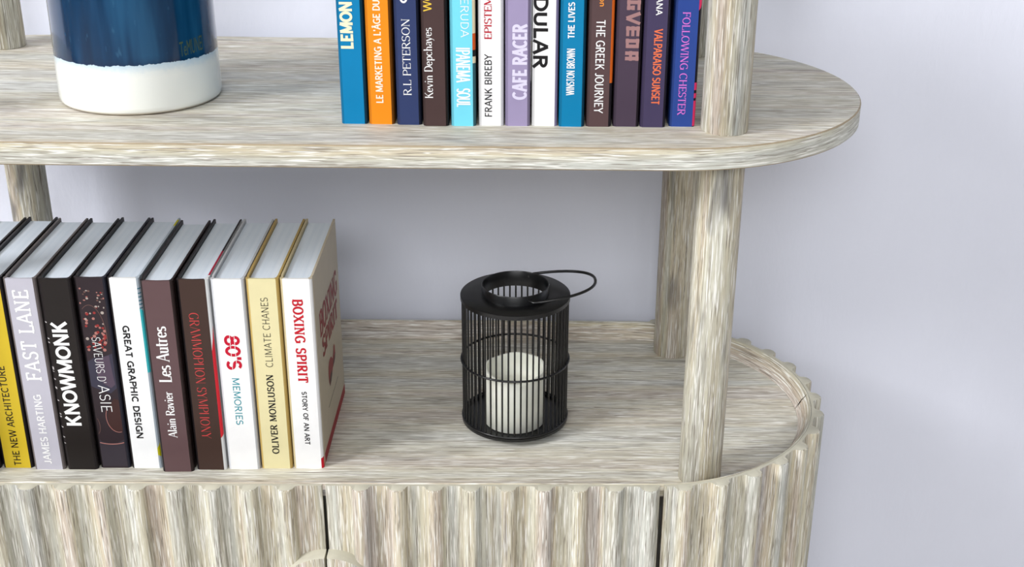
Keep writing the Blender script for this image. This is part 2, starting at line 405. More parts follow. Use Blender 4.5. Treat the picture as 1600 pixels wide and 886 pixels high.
# glyph: (width, strokes, serif spots (x, y)); a stroke is (points, weight) with weight 't' thin, 'k' thick, 'v' by direction
G = {
 'A': (.74, [([(.06, 0), (.37, 1)], 't'), ([(.37, 1), (.68, 0)], 'k'), ([(.17, .34), (.57, .34)], 't')], [(.06, 0), (.68, 0)]),
 'B': (.66, [([(.14, 0), (.14, 1)], 'k'), ([(.14, .98), (.36, .98)] + A(.36, .755, .2, .225, 90, -90) + [(.14, .53)], 'v'), ([(.36, .53)] + A(.36, .275, .24, .255, 90, -90) + [(.14, .02)], 'v')], [(.14, 0), (.14, 1)]),
 'C': (.70, [(A(.38, .5, .30, .48, 48, 312, 22), 'v'), ([(.60, .98), (.60, .76)], 'q')], []),
 'D': (.72, [([(.14, 0), (.14, 1)], 'k'), ([(.14, .98), (.32, .98)] + A(.32, .5, .32, .48, 90, -90, 18) + [(.14, .02)], 'v')], [(.14, 0), (.14, 1)]),
 'E': (.62, [([(.14, 0), (.14, 1)], 'k'), ([(.14, .97), (.56, .97)], 't'), ([(.14, .52), (.46, .52)], 't'), ([(.14, .03), (.58, .03)], 't'), ([(.56, 1), (.56, .8)], 'q'), ([(.58, 0), (.58, .22)], 'q'), ([(.46, .62), (.46, .42)], 'q')], [(.14, 0), (.14, 1)]),
 'F': (.58, [([(.14, 0), (.14, 1)], 'k'), ([(.14, .97), (.54, .97)], 't'), ([(.14, .5), (.44, .5)], 't'), ([(.54, 1), (.54, .78)], 'q'), ([(.44, .6), (.44, .4)], 'q')], [(.14, 0), (.14, 1)]),
 'G': (.76, [(A(.40, .5, .31, .48, 48, 330, 22), 'v'), ([(.66, .45), (.66, .05)], 'k'), ([(.46, .45), (.74, .45)], 't'), ([(.62, .98), (.62, .76)], 'q')], []),
 'H': (.76, [([(.14, 0), (.14, 1)], 'k'), ([(.62, 0), (.62, 1)], 'k'), ([(.14, .52), (.62, .52)], 't')], [(.14, 0), (.14, 1), (.62, 0), (.62, 1)]),
 'I': (.32, [([(.16, 0), (.16, 1)], 'k')], [(.16, 0), (.16, 1)]),
 'K': (.72, [([(.14, 0), (.14, 1)], 'k'), ([(.16, .42), (.60, 1)], 't'), ([(.30, .58), (.64, 0)], 'k')], [(.14, 0), (.14, 1), (.60, 1), (.64, 0)]),
 'L': (.58, [([(.14, 0), (.14, 1)], 'k'), ([(.14, .03), (.54, .03)], 't'), ([(.54, 0), (.54, .26)], 'q')], [(.14, 0), (.14, 1)]),
 'M': (.90, [([(.12, 0), (.14, 1)], 't'), ([(.14, 1), (.44, .1)], 'k'), ([(.44, .1), (.74, 1)], 't'), ([(.76, 1), (.76, 0)], 'k')], [(.12, 0), (.12, 1), (.76, 0), (.76, 1)]),
 'N': (.78, [([(.13, 0), (.13, 1)], 't'), ([(.13, 1), (.64, 0)], 'k'), ([(.64, 0), (.64, 1)], 't')], [(.13, 0), (.10, 1), (.64, 1)]),
 'O': (.78, [(A(.39, .5, .31, .48, 0, 360, 28), 'v')], []),
 'P': (.62, [([(.14, 0), (.14, 1)], 'k'), ([(.14, .98), (.34, .98)] + A(.34, .73, .24, .25, 90, -90) + [(.14, .48)], 'v')], [(.14, 0), (.14, 1)]),
 'R': (.70, [([(.14, 0), (.14, 1)], 'k'), ([(.14, .98), (.34, .98)] + A(.34, .75, .22, .23, 90, -90) + [(.14, .52)], 'v'), ([(.32, .52), (.62, 0)], 'k')], [(.14, 0), (.14, 1), (.62, 0)]),
 'S': (.58, [(A(.29, .745, .2, .235, 30, 250, 14) + A(.29, .265, .22, .245, 80, -150, 16), 'v'), ([(.48, .98), (.48, .78)], 'q'), ([(.08, .02), (.08, .24)], 'q')], []),
 'T': (.64, [([(.32, 0), (.32, 1)], 'k'), ([(.06, .97), (.58, .97)], 't'), ([(.06, 1), (.06, .76)], 'q'), ([(.58, 1), (.58, .76)], 'q')], [(.32, 0)]),
 'U': (.74, [([(.14, 1), (.14, .3)] + A(.37, .3, .23, .28, 180, 360, 14) + [(.60, 1)], 'v')], [(.14, 1), (.60, 1)]),
 'V': (.72, [([(.06, 1), (.36, 0)], 'k'), ([(.36, 0), (.66, 1)], 't')], [(.06, 1), (.66, 1)]),
 'W': (1.02, [([(.06, 1), (.30, 0)], 'k'), ([(.30, 0), (.51, 1)], 't'), ([(.51, 1), (.74, 0)], 'k'), ([(.74, 0), (.96, 1)], 't')], [(.06, 1), (.96, 1)]),
 'X': (.72, [([(.08, 1), (.64, 0)], 'k'), ([(.08, 0), (.64, 1)], 't')], [(.08, 0), (.08, 1), (.64, 0), (.64, 1)]),
 'Y': (.70, [([(.06, 1), (.35, .48)], 'k'), ([(.64, 1), (.35, .48)], 't'), ([(.35, .5), (.35, 0)], 'k')], [(.06, 1), (.64, 1), (.35, 0)]),
 'a': (.54, [(A(.26, .48, .16, .17, 150, 0, 10) + [(.42, .08), (.50, .03)], 'v'), (A(.24, .19, .17, .17, 60, 330, 14) + [(.42, .14)], 'v')], []),
 'c': (.52, [(A(.28, .33, .21, .31, 45, 315, 18), 'v')], []),
 'e': (.54, [([(.08, .36), (.46, .36)] + A(.27, .36, .19, .29, 0, 180, 12) + A(.28, .33, .2, .31, 180, 320, 10), 'v')], []),
 'h': (.60, [([(.14, 0), (.14, 1.03)], 'k'), ([(.14, .42)] + A(.30, .44, .16, .2, 150, 0, 10) + [(.46, 0)], 'v')], [(.14, 0), (.46, 0), (.10, 1.03)]),
 'i': (.30, [([(.15, 0), (.15, .64)], 'k'), ([(.15, .86), (.15, .97)], 'k')], [(.15, 0), (.11, .64)]),
 'l': (.30, [([(.15, 0), (.15, 1.03)], 'k')], [(.15, 0), (.11, 1.03)]),
 'n': (.60, [([(.14, 0), (.14, .64)], 'k'), ([(.14, .42)] + A(.30, .44, .16, .2, 150, 0, 10) + [(.46, 0)], 'v')], [(.14, 0), (.46, 0), (.10, .64)]),
 'p': (.58, [([(.14, -.3), (.14, .64)], 'k'), (A(.31, .33, .2, .31, 150, -150, 18), 'v')], [(.14, -.3), (.10, .64)]),
 'r': (.44, [([(.14, 0), (.14, .64)], 'k'), ([(.14, .4)] + A(.30, .42, .16, .2, 150, 55, 8), 'v')], [(.14, 0), (.10, .64)]),
 's': (.44, [(A(.22, .48, .14, .15, 30, 250, 12) + A(.22, .17, .16, .16, 80, -150, 14), 'v')], []),
 't': (.38, [([(.16, .9), (.16, .14)] + A(.27, .14, .11, .13, 180, 300, 8), 'v'), ([(.04, .62), (.34, .62)], 't')], []),
 'u': (.60, [([(.14, .64), (.14, .2)] + A(.29, .2, .15, .19, 180, 330, 10), 'v'), ([(.46, 0), (.46, .64)], 'k')], [(.10, .64), (.42, .64), (.50, 0)]),
 'v': (.54, [([(.06, .64), (.27, 0)], 'k'), ([(.27, 0), (.48, .64)], 't')], [(.06, .64), (.48, .64)]),
 'y': (.54, [([(.06, .64), (.27, 0)], 'k'), ([(.48, .64), (.27, 0), (.16, -.28), (.06, -.26)], 't')], [(.06, .64), (.48, .64)]),
 'J': (.46, [([(.32, 1), (.32, .24)] + A(.17, .24, .15, .22, 0, -140, 10), 'v')], [(.32, 1)]),
 'o': (.58, [(A(.29, .33, .22, .31, 0, 360, 20), 'v')], []),
 '0': (.68, [(A(.34, .5, .25, .48, 0, 360, 28), 'v')], []),
 '8': (.66, [(A(.33, .75, .20, .23, 0, 360, 20), 'v'), (A(.33, .265, .24, .25, 0, 360, 22), 'v')], []),
 "'": (.24, [([(.12, 1), (.12, .72)], 'k')], []),
 'Â': (.74, [([(.06, 0), (.37, 1)], 't'), ([(.37, 1), (.68, 0)], 'k'), ([(.17, .34), (.57, .34)], 't'), ([(.24, 1.12), (.37, 1.24), (.50, 1.12)], 't')], [(.06, 0), (.68, 0)]),
 'ɢ': (.66, [([(.03, .87), (.60, .87)], 't'), ([(.16, 1), (.16, 0)], 'k'), ([(.03, .13), (.60, .13)], 't'), ([(.47, 0), (.47, .52)], 'k'), ([(.34, .46), (.60, .46)], 't')], []),
 'ᴇ': (.66, [([(.16, 1), (.16, 0)], 'k'), ([(.03, .87), (.60, .87)], 't'), ([(.03, .5), (.60, .5)], 't'), ([(.03, .13), (.60, .13)], 't')], []),
 'ᴅ': (.66, [([(.16, 1), (.16, 0)], 'k'), ([(.03, .87), (.56, .87)], 't'), ([(.03, .13), (.56, .13)], 't'), ([(.47, .06), (.47, .94)], 'k')], []),
 'ᴀ': (.66, [([(.16, .96), (.16, 0)], 'k'), ([(.08, .87), (.60, .87)], 't'), ([(.47, 1), (.47, 0)], 'k'), ([(.03, .40), (.60, .40)], 't')], []),
 '.': (.24, [([(.12, 0), (.12, .12)], 'k')], []), ' ': (.34, [], []),
}
def strokes(s, thick=.15, thin=.05, serif=.1, sth=.045, cond=1.0, gap=.0, skip_bars=False, ratio=None, sans=False):
    V, F = [], []
    if ratio:                                  # squeeze or widen the letters, not their stems
        nat = sum(G[ch][0] for ch in s); gap = gap * (ratio / nat); cond = (ratio - gap * (len(s) - 1)) / nat
    def quad(a, b, c, d):
        n = len(V); lay = (len(F) % 16) * 5e-6
        area2 = (c[0] - a[0]) * (d[1] - b[1]) - (d[0] - b[0]) * (c[1] - a[1])
        q = (a, b, c, d) if area2 > 0 else (d, c, b, a)
        V.extend([(p[0], p[1], lay) for p in q]); F.append((n, n + 1, n + 2, n + 3))
    x = 0.0
    for ch in s:
        wd, st, sf = G[ch]
        for pts, kind in st:
            if sans and kind == 'q': continue
            if skip_bars and kind == 't' and len(pts) == 2 and abs(pts[0][1] - pts[1][1]) < .05: continue
            fy = lambda yy: yy
            if sans and not (len(pts) == 2 and abs(pts[0][1] - pts[1][1]) > .2):
                hw_ = thin / 2; fy = lambda yy: hw_ + (yy - .02) / .96 * (1 - thin) if yy >= 0 else yy
            P = [Vector((p[0] * cond, fy(p[1]))) for p in pts]; L, Rr = [], []
            for i in range(len(P)):
                t = (P[min(i + 1, len(P) - 1)] - P[max(i - 1, 0)])
                if len(P) > 3 and (P[0] - P[-1]).length < 1e-4 and i in (0, len(P) - 1): t = P[1] - P[-2]
                if t.length < 1e-9: t = Vector((0, 1))
                t.normalize(); n = Vector((-t.y, t.x))
                wv = thick if kind == 'k' else thin if kind in 'tq' else thin + (thick - thin) * abs(t.y) ** 1.5
                wv *= 0.5
                if abs(t.y) > .5: wv *= 1.0
                L.append(P[i] + n * wv); Rr.append(P[i] - n * wv)
            for i in range(len(P) - 1):
                quad(*[(x + q.x, q.y, 0) for q in (L[i], L[i + 1], Rr[i + 1], Rr[i])])
        if serif > 0:
            for sx, sy in sf:
                y0 = sy - sth if sy > .3 else sy
                hw = serif + thick / 2 * .6
                quad((x + sx * cond - hw, y0, 0), (x + sx * cond + hw, y0, 0), (x + sx * cond + hw, y0 + sth, 0), (x + sx * cond - hw, y0 + sth, 0))
        x += wd * cond + gap
    return V, F, 0.0, 1.0

def letter(name, glyphs, z0, z1, xa, xb, mat, parent, y=-0.00018, cap=None):
    """lay a run of letters along a spine from height z0 to z1 between xa and xb (parent's own coordinates)"""
    V, F, b, c = glyphs
    us = [v[0] for v in V]; u0, u1 = min(us), max(us)
    bm = new_bm(); vs = []
    for v in V:
        k = (v[0] - u0) / (u1 - u0); q = (v[1] - b) / (c - b)
        z = z0 + (z1 - z0) * k
        x = (xb + (xa - xb) * q) if z1 > z0 else (xa + (xb - xa) * q)
        vs.append(bm.verts.new((x, y - v[2], z)))
    for fc in F:
        try:
            bm.faces.new([vs[i] for i in fc])
        except ValueError: pass
    return obj(name, bm, mat, parent, recalc=False)

# ------------------------------------------------------------------ books
N = Nodes('pale_page_edges')
tc = N.n('ShaderNodeTexCoord')
st = N.noise(N.mapping(tc.outputs['Object'], (260, 5, 5)), 1, 2)
N.l(N.ramp(st, [(0.35, lin((220, 231, 244))), (0.65, lin((230, 239, 250)))]), N.b.inputs['Base Color'])
N.b.inputs['Roughness'].default_value = 0.55
M_PAGE = N.m

def book(label, x0, x1, yf, zb, h, depth, spine, left, right, group, rough=0.38, tilt=0.0):
    """hardback standing upright: cover (spine and two boards) and page block"""
    e = thing('book', label, 'book', ((x0 + x1) / 2, yf, zb), group)
    wd = (x1 - x0) / 2; t = 0.0022; c = 0.0026
    prof = [(-wd, depth, 1), (-wd, 0.0098, 1), (-wd + 0.0007, 0.0082, 1), (-wd + 0.0007, 0.0062, 1), (-wd, 0.0046, 1),
            (-wd, c, 1), (-wd + c * .35, c * .35, 1), (-wd + c, 0, 0), (0, 0, 0), (wd - c, 0, 2), (wd - c * .35, c * .35, 2), (wd, c, 2), (wd, 0.0046, 2), (wd - 0.0007, 0.0062, 2),
            (wd - 0.0007, 0.0082, 2), (wd, 0.0098, 2), (wd, depth, 2),
            (wd - t, depth, 2), (wd - t, 0.010, 2), (wd - t - .0006, 0.005, 2), (wd - t - .002, 0.0032, 0), (0, 0.0022, 0), (-wd + t + .002, 0.0032, 1),
            (-wd + t + .0006, 0.005, 1), (-wd + t, 0.010, 1), (-wd + t, depth, 1)]
    bm = new_bm()
    n = len(prof); b = 0.0005
    lo = [bm.verts.new((p[0], p[1], 0)) for p in prof]; hi = [bm.verts.new((p[0], p[1], h)) for p in prof]
    for i in range(n):
        j = (i + 1) % n
        f = bm.faces.new((lo[i], lo[j], hi[j], hi[i])); f.material_index = prof[i][2]
    half = n // 2 + 1
    # close top and bottom as a row of quads pairing outer and inner points
    inner = list(range(17, n))[::-1]            # left to right, paired with the outer points below
    outer = [0, 1, 5, 7, 8, 9, 11, 15, 16]
    for ring, flip in ((lo, False), (hi, True)):
        for k in range(len(outer) - 1):
            a = list(range(outer[k], outer[k + 1] + 1)); q = [inner[k], inner[k + 1]]
            loop = [ring[i] for i in a] + [ring[q[1]], ring[q[0]]]
            f = bm.faces.new(loop if flip else loop[::-1])
            f.material_index = 1 if k < 3 else 0 if k < 5 else 2
    obj('cover', bm, [spine, left, right], e)
    bm = new_bm()
    x = wd - t - 0.0002
    zt = h - 0.0034
    ring = lambda z, i: [(-x + i, 0.0036 + i, z), (x - i, 0.0036 + i, z), (x - i, depth - 0.004 - i, z), (-x + i, depth - 0.004 - i, z)]
    loft(bm, [ring(0.0028, 0), ring(zt - 0.0004, 0), ring(zt, 0.0004)])
    obj('page_block', bm, M_PAGE, e)
    return e
WHITE = paint('white_print', (250, 250, 250), 0.4); BLACK = paint('black_print', (28, 26, 28), 0.4)
CREAMW = paint('warm_white_print', (248, 246, 228), 0.4)

class Book:
    def __init__(s, label, x0, x1, yf, zb, h, depth, spine, left, right, group):
        s.x0, s.x1 = x0, x1; s.cx = (x0 + x1) / 2; s.zb = zb; s.yf = yf
        s.e = book(label, x0, x1, yf, zb, h, depth, spine, left, right, group)
    def sans(s, name, t, z0, z1, xa, xb, mat, wt=.14, gap=.0):
        return s.text(name, strokes(t, wt, wt * .88, 0, 0, 1, gap, False, abs(z1 - z0) / abs(xb - xa), True), z0, z1, xa, xb, mat)
    def serif(s, name, t, z0, z1, xa, xb, mat, thick=.14, thin=.05, sf=.07, sth=.04, gap=.0, skip=False):
        return s.text(name, strokes(t, thick, thin, sf, sth, 1, gap, skip, abs(z1 - z0) / abs(xb - xa)), z0, z1, xa, xb, mat)
    def text(s, name, g, z0, z1, xa, xb, mat):
        return letter(name, g, z0 - s.zb, z1 - s.zb, xa - s.cx, xb - s.cx, mat, s.e)

# ---- upper shelf row
GU = 'books standing on the upper shelf'
UH = 0.232; UD = 0.165
DK = paint('dark_cover_board', (30, 26, 34), 0.4)
def ub(label, x0, x1, yf, c, left=None, right=None, rough=0.38):
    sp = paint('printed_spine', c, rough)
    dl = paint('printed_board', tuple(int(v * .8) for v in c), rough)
    dr_gap_shade = paint('printed_board', tuple(int(v * (.8 if min(c) > 130 else .45)) for v in c), rough)  # right board darkened, paints the shade of the gap between books
    return Book(label, x0, x1 - 0.0004, yf, H, UH, UD, sp, left or dl, right or dr_gap_shade, GU)
b = ub('teal blue book with cream LEMON lettering, first of the upper row', -0.3013, -0.2770, -0.1427, (0, 130, 184))
b.sans('spine_title', "LEMON", 0.4461, 0.4880, -0.2983, -0.2869, paint('cream_print', (250, 246, 205)), 0.22)
b = ub('bright orange book about marketing with white letters on upper shelf', -0.2760, -0.2520, -0.1428, (250, 146, 24))
b.sans('spine_title', "LE MARKETING A L'ÂGE DU", 0.3964, 0.4900, -0.2687, -0.2621, CREAMW, 0.17)
b = ub('navy blue book with white serif R.L PETERSON, right of the orange one', -0.2500, -0.2270, -0.144, (50, 63, 106))
b.serif('spine_author', 'R.L PETERSON', 0.4042, 0.4738, -0.2433, -0.2361, WHITE, .13, .05, .07, .04, 0)
b.sans('spine_title', "O", 0.4878, 0.4990, -0.2445, -0.2370, WHITE, 0.24)
b = ub('dark brown book signed Kevin Depchayes with yellow title, upper shelf', -0.2258, -0.2020, -0.147, (76, 57, 56))
b.serif('spine_author', 'Kevin Depchayes', 0.4027, 0.4671, -0.2236, -0.2163, WHITE, .14, .05, .04, .04, 0)
b.sans('spine_title', "WO", 0.4813, 0.4975, -0.2232, -0.2159, paint('yellow_print', (240, 200, 70)), 0.15)
b = ub('light turquoise book with white IPANEMA SOUL lettering, upper shelf', -0.2002, -0.1770, -0.146, (122, 222, 244))
b.sans('spine_author', "ERUDA", 0.4925, 0.4584, -0.1903, -0.1830, WHITE, 0.1)
b.sans('spine_title', "IPANEMA", 0.4490, 0.4170, -0.1949, -0.1822, WHITE, 0.115)
b.sans('spine_subtitle', "SOUL", 0.4118, 0.3943, -0.1949, -0.1822, WHITE, 0.115)
# picture running along the hinge of the turquoise book
def strip(bk, name, items, side, wdt=0.0024, parent=None):
    if len(items) > 1 and name in ('cover_art', 'scuff_mark'):          # each printed patch a part of its own
        for it in items: strip(bk, name, [it], side)
        return
    """flat printed patches on the chamfered corner beside the spine"""
    bm = new_bm(); mats = []
    wd = (bk.x1 - bk.x0) / 2; c = 0.0026; e = 0.00012
    for (z0, z1, z2, z3, mat) in items:
        if mat not in mats: mats.append(mat)
        xs = [wd - c, wd - c * .35, wd] if side > 0 else [-wd + c, -wd + c * .35, -wd]
        ys = [0, c * .35, c]
        nx = [0.3 * side, .7 * side, side]; ny = [-1, -.7, -.3]
        rows = []
        for k in range(3):
            f = k / 2
            za = z0 + (z2 - z0) * f; zb_ = z1 + (z3 - z1) * f
            rows.append([bm.verts.new((xs[k] + nx[k] * e, ys[k] + ny[k] * e, zz - bk.zb)) for zz in (za, zb_)])
        for k in range(2):
            f = bm.faces.new((rows[k][0], rows[k + 1][0], rows[k + 1][1], rows[k][1])); f.material_index = mats.index(mat)
    return obj(name, bm, mats, bk.e)
OR = paint('orange_red_print', (222, 92, 30)); CRM = paint('cream_patch_print', (240, 225, 190))
strip(b, 'cover_art', [(0.492, 0.462, 0.492, 0.462, CRM), (0.462, 0.447, 0.462, 0.447, OR), (0.447, 0.441, 0.447, 0.441, BLACK), (0.441, 0.435, 0.441, 0.435, CRM)], 1)
b = ub('white book by FRANK BIREBY with red serif title on upper shelf', -0.1750, -0.1515, -0.144, (247, 246, 247), None, paint('pale_board', (222, 222, 228)))
b.sans('spine_author', "FRANK BIREBY", 0.3849, 0.4431, -0.1693, -0.1627, BLACK, 0.14)
b.serif('spine_title', 'EPISTEM', 0.4567, 0.4940, -0.1693, -0.1627, paint('crimson_print', (190, 20, 46)), .19, .08, .06, .04, 0)
b = ub('lavender book with pale CAFE RACER lettering on upper shelf', -0.1506, -0.1272, -0.144, (163, 151, 187))
b.sans('spine_title', "CAFE RACER", 0.4010, 0.4709, -0.1441, -0.1307, paint('pale_lilac_print', (228, 222, 246)), 0.2)
b = ub('white book with large black DULAR lettering on upper shelf', -0.1262, -0.1021, -0.1433, (250, 250, 250), None, paint('lilac_board', (140, 130, 165)))
b.sans('spine_title', "DULAR", 0.4945, 0.4303, -0.1253, -0.1120, BLACK, 0.22)
b = ub('teal book by WINSTON BROWN, between the white and brown books above', -0.1011, -0.0772, -0.1445, (0, 130, 180))
b.sans('spine_author', "WINSTON BROWN", 0.4059, 0.4491, -0.0947, -0.0874, WHITE, 0.125)
b.sans('spine_title', "THE LIVES I", 0.4584, 0.4945, -0.0942, -0.0882, WHITE, 0.18)
b = ub('brown book titled THE GREEK JOURNEY with orange strip, upper shelf', -0.0757, -0.0522, -0.1435, (90, 69, 70))
b.sans('spine_title', "THE GREEK JOURNEY", 0.4750, 0.3890, -0.0687, -0.0605, WHITE, 0.13)
b.sans('spine_author', "on", 0.4957, 0.4872, -0.0664, -0.0608, paint('orange_print', (238, 150, 60)), 0.17)
strip(b, 'cover_art', [(0.50, 0.4175, 0.50, 0.4175, paint('orange_strip_print', (226, 106, 32))), (0.4175, 0.3775, 0.4175, 0.3775, DK)], 1)
b = ub('plum brown book with blocky dusty-rose lettering on upper shelf', -0.0507, -0.0265, -0.1426, (76, 62, 79))
b.text('spine_title', strokes('ɢVᴇᴅᴀ', .26, .22, 0, 0, 1, .05, False, .0549 / .0124), 0.4931, 0.4382, -0.0418, -0.0294, paint('dusty_rose_print', (166, 126, 126)))
b = ub('dark purple book titled VALPARAISO SUNSET in orange on upper shelf', -0.0256, -0.0018, -0.1437, (70, 61, 93))
b.sans('spine_title', "VALPARAISO SUNSET", 0.4679, 0.3981, -0.0162, -0.0086, paint('sunset_orange_print', (240, 120, 78)), 0.15)
b.sans('spine_author', "ANA", 0.4964, 0.4799, -0.0156, -0.0100, WHITE, 0.17)
b = ub('royal blue book titled FOLLOWING CHESTER, last of the upper row beside post', 0.0016, 0.0262, -0.1406, (44, 72, 148), None, DK)
b.serif('spine_title', 'FOLLOWING CHESTER', 0.4825, 0.3872, 0.0090, 0.0160, paint('orchid_print', (222, 120, 216)), .14, .06, .07, .045, 0)
PK = paint('hot_pink_print', (238, 58, 110))
strip(b, 'cover_art', [(0.4945, 0.484, 0.4945, 0.489, PK), (0.418, 0.411, 0.418, 0.411, PK), (0.408, 0.4035, 0.408, 0.4035, PK), (0.401, 0.377, 0.401, 0.377, PK)], 1)

# ---- lower shelf row
GL = 'books standing on the cabinet top'
LH = 0.2155; LD = 0.168
def lb(label, x0, x1, yf, c, left=None, right=None, rough=0.38):
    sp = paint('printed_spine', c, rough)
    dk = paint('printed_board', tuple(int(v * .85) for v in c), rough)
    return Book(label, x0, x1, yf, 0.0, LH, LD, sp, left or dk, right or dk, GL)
BK = paint('black_board', (34, 29, 31), 0.35)
GRYB = paint('grey_brown_board', (112, 104, 104), 0.4)
b = lb('grey spined book cut off by the left edge of the photo', -0.7060, -0.6742, -0.136, (185, 186, 196), BK, BK)
b = lb('yellow book titled THE NEW ARCHITECTURE on the cabinet top', -0.6720, -0.6410, -0.1341, (222, 192, 50), BK, BK)
b.sans('spine_title', "THE NEW ARCHITECTURE", 0.0033, 0.1187, -0.6600, -0.6527, BLACK, 0.15)
b = lb('light grey book titled FAST LANE in white slab letters', -0.6388, -0.6072, -0.137, (196, 194, 206), GRYB, GRYB)
b.serif('spine_title', 'FAST LANE', 0.1041, 0.2038, -0.6310, -0.6161, WHITE, .15, .12, .09, .10, .09)
b.sans('spine_author', "JAMES HARTING", 0.0068, 0.0881, -0.6278, -0.6200, WHITE, 0.17)
b = lb('black book with big white KNOWMONK lettering', -0.6050, -0.5736, -0.1368, (36, 31, 30), BK, BK)
b.sans('spine_title', "KNOWMONK", 0.0522, 0.1700, -0.5986, -0.5835, WHITE, 0.22)
SPK = paint('speckle_print', (205, 200, 200))
random.seed(3)
strip(b, 'scuff_mark', [(z, z - random.uniform(.0005, .0016), z, z - .0006, SPK) for z in [random.uniform(.03, .17) for _ in range(18)]], -1)
sav = b = lb("dark cookery book SAVEURS D'ASIE with peppercorn photo on its spine", -0.5720, -0.5410, -0.1334, (50, 40, 45), BK, paint('slate_board', (44, 44, 56), 0.4))
b.sans('spine_title', "SAVEURS D'", 0.1511, 0.1001, -0.5621, -0.5535, WHITE, 0.07)
b.sans('spine_title', "ASIE", 0.0972, 0.0665, -0.5626, -0.5516, WHITE, 0.085)
# the printed photograph of bowls of spices
def disc(bm, x, y, z, rx, rz, mi, n=12, tilt=0):
    f = bm.faces.new([bm.verts.new((x + rx * cos(2 * pi * k / n) * cos(tilt) - rz * sin(2 * pi * k / n) * sin(tilt), y, z + rx * cos(2 * pi * k / n) * sin(tilt) + rz * sin(2 * pi * k / n) * cos(tilt))) for k in range(n)])
    f.material_index = mi
def arcband(bm, cx, y, cz, rx, rz, a0, a1, th, mi, n=20, clip=0.0126):
    pr = None
    for k in range(n + 1):
        a = radians(a0 + (a1 - a0) * k / n)
        p = [(cx + (rx + d) * cos(a), y, cz + (rz + d) * sin(a)) for d in (0, th)]
        if any(abs(q[0]) > clip for q in p): pr = None; continue
        v = [bm.verts.new(q) for q in p]
        if pr: bm.faces.new((pr[0], v[0], v[1], pr[1])).material_index = mi
        pr = v
bm = new_bm(); mats = [paint('plum_print', (86, 72, 88)), paint('brown_bowl_print', (66, 42, 40)), paint('pepper_red_print', (150, 52, 50)), paint('pepper_pink_print', (176, 120, 112)), paint('pepper_white_print', (176, 164, 156)), paint('bowl_rim_print', (112, 82, 76)), paint('slate_patch_print', (60, 58, 74)), paint('dark_grey_print', (58, 52, 60))]
def poly(pts, y, mi): bm.faces.new([bm.verts.new((p[0], y, p[1])) for p in pts]).material_index = mi
poly([(-.0128, .124), (-.006, .128), (.002, .129), (.0126, .133), (.0126, .094), (.006, .088), (-.004, .092), (-.0128, .096)], -.00005, 6)
poly([(-.004, .127), (.002, .1285), (.009, .131), (.0105, .108), (.0115, .098), (.007, .094), (.000, .099), (-.005, .108)], -.00007, 0)
poly([(.0126, .080), (.008, .082), (.003, .074), (-.0005, .062), (-.0005, .050), (.005, .044), (.0126, .044)], -.00006, 1)
poly([(-.0128, .034), (-.010, .032), (-.002, .029), (.006, .030), (.0126, .034), (.0126, .002), (-.0128, .002)], -.00005, 7)
random.seed(11)
for k in range(46):
    zz = random.uniform(.137, .178); xx = random.uniform(-.0115, .0085)
    disc(bm, xx, -.00008 - k * 4e-7, zz, *([random.uniform(.0009, .0018)] * 2), random.choice([2, 2, 2, 3, 3, 4]))
for k in range(24):
    zz = random.uniform(.183, .204); xx = random.uniform(-.012, .0115)
    disc(bm, xx, -.00008 - k * 4e-7, zz, random.uniform(.0006, .0014), random.uniform(.0005, .0011), random.choice([2, 3, 4, 4, 5]))
arcband(bm, -.004, -.0001, .152, .0135, .034, -10, 120, .0006, 5)
arcband(bm, .009, -.0001, .060, .011, .017, 150, 290, .0006, 3)
arcband(bm, 0, -.0001, .040, .022, .011, 215, 325, .0010, 3)
arcband(bm, -.013, -.0001, .050, .0030, .009, -80, 70, .0005, 5)
obj('spine_photo', bm, mats, b.e)
b = lb('white book titled GREAT GRAPHIC DESIGN with turquoise hinge', -0.5395, -0.5082, -0.1339, (250, 251, 252), BK, paint('ice_grey_board', (190, 202, 214), 0.4))
b.sans('spine_title', "GREAT GRAPHIC DESIGN", 0.1644, 0.0360, -0.5303, -0.5234, BLACK, 0.23)
TQ = paint('turquoise_print', (70, 205, 215)); YG = paint('acid_yellow_print', (214, 206, 30))
strip(b, 'cover_art', [(0.183, 0.112, 0.180, 0.112, TQ), (0.024, 0.016, 0.030, 0.013, YG)] + [(z, z - .0012, z, z - .0012, paint('teal_dot_print', (60, 120, 140))) for z in (.205, .200, .196, .192, .188, .184)], 1)
wd = (b.x1 - b.x0) / 2
bm = new_bm(); box(bm, (wd - .0021, LD - .024, LH), (wd - .0001, LD - .006, LH + .00015)); obj('cover_edge', bm, YG, b.e)
b = lb('brown book titled Les Autres by Alain Ravier in white serif', -0.5060, -0.4740, -0.1406, (100, 77, 79), BK, paint('dark_umber_board', (46, 34, 34), 0.4))
b.serif('spine_title', 'Les Autres', 0.1050, 0.1671, -0.4980, -0.4855, WHITE, .17, .07, .05, .05, 0)
b.serif('spine_author', 'Alain Ravier', 0.0405, 0.0941, -0.4953, -0.4866, WHITE, .17, .07, .05, .05, 0)
b = lb('dark brown book titled GRAMMOPHON SYMPHONY in salmon letters', -0.4716, -0.4408, -0.1366, (68, 50, 44), BK, paint('white_board', (238, 240, 242), 0.4))
b.serif('spine_title', 'GRAMMOPHON SYMPHONY', 0.1801, 0.0378, -0.4626, -0.4530, paint('salmon_print', (200, 70, 70)), .11, .03, 0, 0, .0, True)
strip(b, 'cover_art', [(0.138, 0.038, 0.165, 0.042, paint('scarlet_print', (232, 44, 58)))], 1)
def board_top(bk, y0, y1, mat):
    wd = (bk.x1 - bk.x0) / 2
    bm = new_bm(); box(bm, (wd - .0021, y0, LH), (wd - .0001, y1, LH + .00015)); obj('cover_edge', bm, mat, bk.e)
board_top(b, .012, .075, paint('crimson_edge_print', (176, 24, 58)))
